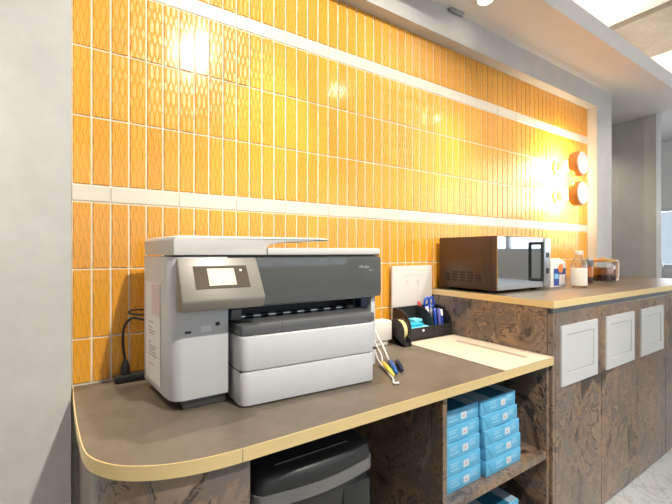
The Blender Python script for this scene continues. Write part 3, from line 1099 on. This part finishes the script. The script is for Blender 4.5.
# white acrylic sign
t = thing('acrylic_sign', (1.322, 1.340, ZL), 'white acrylic sign with two faint icons leaning on the tiles', 'sign')
bm = b_box(bmesh.new(), 1.190, 1.456, 1.333, 1.345, ZL + 0.001, CH - 0.066, 0.003)
finish('plate', bm, 'acrylic', t)
for x0, x1, z0, z1 in ((1.262, 1.395, CH - 0.113, CH - 0.110), (1.300, 1.365, CH - 0.190, CH - 0.186)):
    box('printed_line', x0, x1, 1.3324, 1.3330, z0, z1, 'faint_ink', t)
lathe('printed_icon', [(0.008, 1.3330), (0.008, 1.3324)], (1.288, 0, CH - 0.138), 'faint_ink', t, 'y', 16)
box('printed_icon', 1.277, 1.299, 1.3324, 1.3330, CH - 0.163, CH - 0.159, 'faint_ink', t)
box('printed_icon', 1.286, 1.290, 1.3324, 1.3330, CH - 0.159, CH - 0.146, 'faint_ink', t)
lathe('printed_icon', [(0.012, 1.3330), (0.012, 1.3324)], (1.358, 0, CH - 0.145), 'faint_ink', t, 'y', 6)
box('printed_icon', 1.356, 1.360, 1.3324, 1.3330, CH - 0.166, CH - 0.157, 'faint_ink', t)

# cutting board with slot
t = thing('paper_trimmer', (1.305, 0.98, ZL), 'cream paper trimmer board with a long slot lying on the worktop', 'trimmer')
BX0, BX1, BY0, BY1 = 1.155, 1.459, 0.7395, 1.197
box('board', BX0, BX1, BY0, BY1, ZL + 0.0004, ZL + 0.0034, 'mat_board', t, 0.001, 1)
box('slot', 1.352, 1.378, 0.790, 1.108, ZL + 0.0034, ZL + 0.0039, 'mat_slot', t)
box('printed_mark', 1.172, 1.178, 0.800, 0.835, ZL + 0.0034, ZL + 0.0037, 'ink', t)

# ------------------------------------------------------------------ bin
t = thing('waste_bin', (0.48, 0.96, 0), 'black plastic bin with a grey band in the recess under the worktop', 'bin')
NX0, NX1, NY0, NY1 = 0.312, 0.650, 0.796, 1.19


def rrect(x0, x1, y0, y1, r, bow=0.0, n=6):
    pts = []
    for cx_, cy2, a0 in ((x1 - r, y1 - r, 0), (x0 + r, y1 - r, 90), (x0 + r, y0 + r, 180), (x1 - r, y0 + r, 270)):
        for k in range(n + 1):
            a = math.radians(a0 + 90 * k / n)
            pts.append((cx_ + r * math.cos(a), cy2 + r * math.sin(a)))
    if bow:      # belly the front outwards
        pts2 = []
        m_ = 2 * (n + 1) + n
        for i, q in enumerate(pts):
            pts2.append(q)
            if i == m_:
                for k in range(1, 8):
                    x = x0 + r + (x1 - x0 - 2 * r) * k / 8
                    pts2.append((x, y0 - bow * math.sin(PI * k / 8)))
        pts = pts2
    return pts


def loft(name, sections, m, parent, smooth=40):
    bm = bmesh.new()
    rings = [[bm.verts.new((p_[0], p_[1], z)) for p_ in pts] for pts, z in sections]
    n = len(rings[0])
    for A_, B_ in zip(rings, rings[1:]):
        for k in range(n):
            bm.faces.new((A_[k], A_[(k + 1) % n], B_[(k + 1) % n], B_[k]))
    bm.faces.new(rings[0][::-1])
    bm.faces.new(rings[-1])
    return finish(name, bm, m, parent, smooth=smooth)


zb0, zb1 = CH - 0.578, CH - 0.549
loft('body', [(rrect(NX0 + 0.04, NX1 - 0.04, NY0 + 0.05, NY1 - 0.03, 0.03, 0.008), 0.003),
              (rrect(NX0 + 0.006, NX1 - 0.006, NY0 + 0.006, NY1 - 0.006, 0.03, 0.014), zb0 - 0.0005)], 'black_soft', t)
loft('band', [(rrect(NX0, NX1, NY0, NY1, 0.03, 0.016), zb0), (rrect(NX0, NX1, NY0, NY1, 0.03, 0.016), zb1)], 'bin_band', t)
loft('lid', [(rrect(NX0 + 0.003, NX1 - 0.003, NY0 + 0.003, NY1 - 0.003, 0.03, 0.016), zb1 + 0.0005),
             (rrect(NX0 + 0.003, NX1 - 0.003, NY0 + 0.003, NY1 - 0.003, 0.03, 0.016), CH - 0.520),
             (rrect(NX0 + 0.008, NX1 - 0.008, NY0 + 0.008, NY1 - 0.008, 0.03, 0.016), CH - 0.510),
             (rrect(NX0 + 0.020, NX1 - 0.020, NY0 + 0.020, NY1 - 0.020, 0.03, 0.016), CH - 0.504)], 'black_soft', t)
box('lid_highlight', NX0 + 0.06, NX1 - 0.07, NY0 + 0.032, NY0 + 0.035, CH - 0.5038, CH - 0.5015, 'bin_band', t)  # grey strip painted as the highlight line across the black lid
bm = bmesh.new()
b_box(bm, 0.545, 0.63, NY0 - 0.004, NY0 + 0.01, zb0 - 0.20, zb0 - 0.02, 0.004)
finish('handle_panel', bm, 'black_soft', t)


# ------------------------------------------------------------------ paper reams
def make_ream(label):
    """a wrapped A4 ream lying short side out; built about its front-bottom-left corner"""
    w, d, h = 0.200, 0.292, 0.0492
    t = thing('paper_ream', (0, 0, 0), label, 'paper ream', 'blue paper reams')
    box('wrapper', 0, w, 0, d, 0, h, 'blue_wrap', t, 0.0025)
    box('dark_band', 0.062, 0.150, 0.004, d - 0.004, h, h + 0.0004, 'blue_dark', t)
    box('pale_band', 0.150, w - 0.004, 0.004, d - 0.004, h, h + 0.0004, 'blue_pale', t)
    box('pale_band', 0.004, 0.062, 0.004, d - 0.004, h, h + 0.0004, 'blue_pale', t)
    e1 = prism('fold_line', [(0.006, 0.044), (0.008, 0.046), (0.034, 0.004), (0.031, 0.004)], 'y', -0.0005, 0.0, 'blue_line', t)
    lab = box('label', 0.112, 0.140, -0.0006, 0.0, 0.012, 0.034, 'label_grey', t)
    box('red_mark', 0.121, 0.130, -0.001, -0.0006, 0.019, 0.025, 'red_faint', lab)
    for k, (x0, x1, z) in enumerate(((0.145, 0.180, 0.036), (0.145, 0.172, 0.028), (0.145, 0.178, 0.021), (0.050, 0.092, 0.034), (0.050, 0.084, 0.026), (0.052, 0.094, 0.014))):
        box('printed_line', x0, x1, -0.0005, 0.0, z, z + 0.005, 'pale_blue_ink', t)
    return t


def copy_tree(o, parent=None):
    c = o.copy()
    COL.objects.link(c)
    c.parent = parent
    for ch in list(o.children):
        copy_tree(ch, c)
    return c


ORD = ['topmost', 'second from the top', 'middle', 'second from the bottom', 'lowest']
proto = None
LX, RX = SX0 + 0.0195, 1.0925


def put_ream(x, y, z, label, rz=0.0):
    global proto
    if proto is None:
        proto = make_ream(label)
        o = proto
    else:
        o = copy_tree(proto)
    o['label'] = label
    o.location = (x, y, z)
    o.rotation_euler = (0, 0, rz)


JR = [-0.0065, -0.001, 0.004, 0.007, 0.005]
JY = [0.008, 0.004, -0.001, -0.004, -0.006]
for k in range(5):
    z = ZSH + 0.0006 + (4 - k) * 0.0500
    put_ream(LX + 0.001 * (k % 2), 0.790 + JY[k] * 0.7, z, 'blue paper ream, %s of the left stack on the shelf' % ORD[k])
    put_ream(RX + 0.008 + JR[k], 0.782 + JY[k], z, 'blue paper ream, %s of the right stack on the shelf' % ORD[k])
for k in range(2):
    z = 0.0986 + (1 - k) * 0.05
    put_ream(LX + 0.004, 0.80, z, 'blue paper ream below the shelf, %s of the left pair' % ('upper' if k == 0 else 'lower'))
    put_ream(RX + 0.040, 0.80, z, 'blue paper ream below the shelf, %s of the right pair' % ('upper' if k == 0 else 'lower'))

# ------------------------------------------------------------------ microwave
t = thing('microwave', (1.72, 1.16, ZR), 'brown microwave oven with a mirrored door on the raised worktop', 'microwave')
MX0, MX1, MY0, MY1, MZ0, MZ1 = 1.500, 1.938, 1.004, 1.325, ZR + 0.012, CH + 0.072
box('shell', MX0, MX1, MY0 + 0.022, MY1, MZ0, MZ1, 'micro_side', t, 0.004)
box('front_frame', MX0, MX1, MY0 + 0.002, MY0 + 0.0215, MZ0, MZ1, 'micro_side', t, 0.002)
d = box('door', MX0 + 0.004, 1.876, MY0 - 0.004, MY0 + 0.0015, MZ0 + 0.026, MZ1 - 0.003, 'micro_mirror', t, 0.001, 1)
box('lower_strip', MX0 + 0.004, 1.876, MY0 - 0.004, MY0 + 0.0015, MZ0 + 0.003, MZ0 + 0.0252, 'silver', t, 0.001, 1)
tube('handle', spline([(1.812, MY0 - 0.0045, MZ1 - 0.030), (1.812, MY0 - 0.030, MZ1 - 0.031), (1.812, MY0 - 0.034, MZ1 - 0.038), (1.812, MY0 - 0.034, MZ0 + 0.048), (1.812, MY0 - 0.030, MZ0 + 0.041), (1.812, MY0 - 0.0045, MZ0 + 0.040)], 4), 0.0075, 'black', d)
cp = box('control_strip', 1.8765, MX1 - 0.002, MY0 - 0.010, MY0 + 0.0015, MZ0 + 0.004, MZ1 - 0.004, 'silver', t, 0.003)
for z in (MZ0 + 0.080, MZ0 + 0.158):
    box('button', 1.893, 1.915, MY0 - 0.0135, MY0 - 0.0102, z - 0.013, z + 0.013, 'black', cp, 0.001, 1)
# vent slots and pressed panel on the left side
for k in range(5):
    yc = 1.095 + k * 0.044
    n = 4 if 0 < k < 4 else 3
    for j in range(n):
        z = MZ0 + 0.034 + j * 0.0130
        box('vent_slot', MX0 - 0.0010, MX0 + 0.0002, yc - 0.015, yc + 0.015, z, z + 0.0085, 'dark_gap', t)
box('side_crease', MX0 - 0.0008, MX0 + 0.0005, 1.055, 1.30, MZ0 + 0.030, MZ0 + 0.033, 'micro_side', t)
box('side_crease', MX0 - 0.0008, MX0 + 0.0005, 1.070, 1.075, MZ0 + 0.06, MZ1 - 0.04, 'micro_side', t)
for x in (MX0 + 0.04, MX1 - 0.04):
    for y in (MY0 + 0.06, MY1 - 0.05):
        lathe('foot', [(0.014, 0.0), (0.016, 0.012)], (x, y, ZR + 0.0003), 'black', t, n=16)

# ------------------------------------------------------------------ groceries on the raised worktop
t = thing('drink_carton', (2.085, 1.07, ZR), 'white carton with a blue panel and orange disc beside the microwave', 'carton')
box('box', 2.005, 2.166, 1.032, 1.105, ZR + 0.0005, ZR + 0.132, 'carton', t, 0.003)
prism('gable', [(1.034, ZR + 0.1325), (1.103, ZR + 0.1325), (1.072, ZR + 0.150), (1.066, ZR + 0.150)], 'x', 2.009, 2.162, 'carton', t)
lb = box('blue_panel', 2.038, 2.162, 1.0312, 1.0318, ZR + 0.008, ZR + 0.098, 'carton_blue', t)
box('white_panel', 2.092, 2.156, 1.0304, 1.0311, ZR + 0.012, ZR + 0.066, 'carton', lb)
box('pale_panel', 2.046, 2.084, 1.0304, 1.0311, ZR + 0.044, ZR + 0.070, 'pale_blue_ink', lb)
lathe('orange_disc', [(0.024, 1.0300), (0.024, 1.0290)], (2.105, 0, ZR + 0.098), 'carton_orange', t, 'y', 28)

t = thing('clear_bottle', (2.145, 0.958, ZR), 'clear plastic bottle with a white label in front of the carton', 'bottle')
c = (2.145, 0.958, ZR + 0.0005)
lathe('body', [(0.034, 0.0), (0.037, 0.004), (0.037, 0.115), (0.030, 0.140), (0.018, 0.158), (0.016, 0.172)], c, 'cloudy', t)
lathe('label', [(0.0374, 0.012), (0.0376, 0.013), (0.0376, 0.100), (0.0374, 0.101)], c, 'carton', t)
lathe('cap', [(0.019, 0.170), (0.019, 0.188), (0.016, 0.191)], c, 'carton', t)

t = thing('coffee_jar', (2.44, 1.045, ZR), 'narrow brown jar with a silver lid beside the glass pitcher', 'jar')
c = (2.44, 1.045, ZR + 0.0005)
lathe('jar_body', [(0.026, 0.0), (0.029, 0.004), (0.029, 0.092), (0.024, 0.104)], c, 'amber', t)
lathe('coffee_fill', [(0.0293, 0.006), (0.0296, 0.007), (0.0296, 0.040), (0.0293, 0.041)], c, 'coffee', t)
lathe('lid', [(0.029, 0.105), (0.031, 0.108), (0.031, 0.142), (0.028, 0.146)], c, 'silver', t)

t = thing('brown_pot', (2.36, 1.16, ZR), 'small dark brown pot behind the clear bottle', 'pot')
c = (2.36, 1.16, ZR + 0.0005)
lathe('pot_body', [(0.026, 0.0), (0.032, 0.006), (0.034, 0.045), (0.030, 0.052)], c, 'coffee', t)
lathe('lid', [(0.031, 0.0525), (0.031, 0.060), (0.006, 0.066), (0.006, 0.074)], c, 'amber', t)

t = thing('glass_pitcher', (2.66, 1.05, ZR), 'glass pitcher of brown coffee with a looped handle', 'pitcher')
c = (2.66, 1.05, ZR + 0.0005)
lathe('vessel', [(0.060, 0.0), (0.066, 0.006), (0.068, 0.05), (0.066, 0.095), (0.060, 0.118), (0.062, 0.124), (0.058, 0.124), (0.056, 0.118), (0.062, 0.094), (0.064, 0.05), (0.062, 0.008)], c, 'glass', t, n=32)
lathe('coffee', [(0.060, 0.0085), (0.0635, 0.012), (0.0635, 0.044), (0.0633, 0.046)], c, 'coffee', t, n=32)
lathe('tea', [(0.0632, 0.0465), (0.0632, 0.050), (0.0615, 0.090)], c, 'amber', t, n=32)
lathe('lid', [(0.060, 0.1245), (0.064, 0.127), (0.064, 0.136), (0.05, 0.142), (0.012, 0.144), (0.010, 0.152)], c, 'brass', t, n=32)
hp = [(2.735, 1.03, ZR + 0.128), (2.765, 1.022, ZR + 0.132), (2.785, 1.018, ZR + 0.118), (2.786, 1.018, ZR + 0.06), (2.78, 1.02, ZR + 0.012), (2.735, 1.03, ZR + 0.012)]
tube('handle', spline(hp, 6), 0.0055, 'carton', t)

# small grey bar where the header meets the soffit
o = box('header_bar', 1.525, 1.630, YP - 0.022, YP - 0.002, ZS - 0.014, ZS - 0.001, 'rail', None, 0.004)
tag(o, 'small grey bar where the header meets the soffit', 'sensor')

# furniture seen past the partition
t = thing('storage_cabinet', (5.15, 1.72, 0), 'dark brown low cabinet under the alcove window', 'cabinet')
box('body', 4.98, 5.36, 1.30, 2.3, 0.03, 0.80, 'furniture', t, 0.004)
for k in range(2):
    dd = box('door', 4.962, 4.979, 1.305 + k * 0.5, 1.795 + k * 0.5, 0.05, 0.78, 'furniture', t, 0.003)
    box('handle', 4.950, 4.962, 1.74 + k * 0.12, 1.75 + k * 0.12, 0.5, 0.62, 'silver', dd)
box('plinth', 5.0, 5.34, 1.32, 2.28, 0.0, 0.03, 'furniture', t)
t = thing('water_flask', (5.10, 1.50, 0.80), 'silver flask standing on the dark cabinet by the alcove window', 'flask')
c = (5.10, 1.50, 0.8005)
lathe('flask_body', [(0.04, 0.0), (0.045, 0.004), (0.045, 0.17), (0.03, 0.20)], c, 'silver', t)
lathe('stopper', [(0.028, 0.2005), (0.028, 0.235), (0.022, 0.24)], c, 'black', t)

# white table in the room, mirrored in the microwave door
t = thing('meeting_table', (4.3, -1.3, 0), 'white rectangular meeting table in the room behind the camera', 'table')
box('tabletop', 3.75, 4.85, -2.3, -0.4, 0.715, 0.74, 'white_metal', t, 0.004)
for x in (3.82, 4.78):
    for y in (-2.22, -0.48):
        box('leg', x - 0.025, x + 0.025, y - 0.025, y + 0.025, 0.0005, 0.7145, 'lamp_white', t)
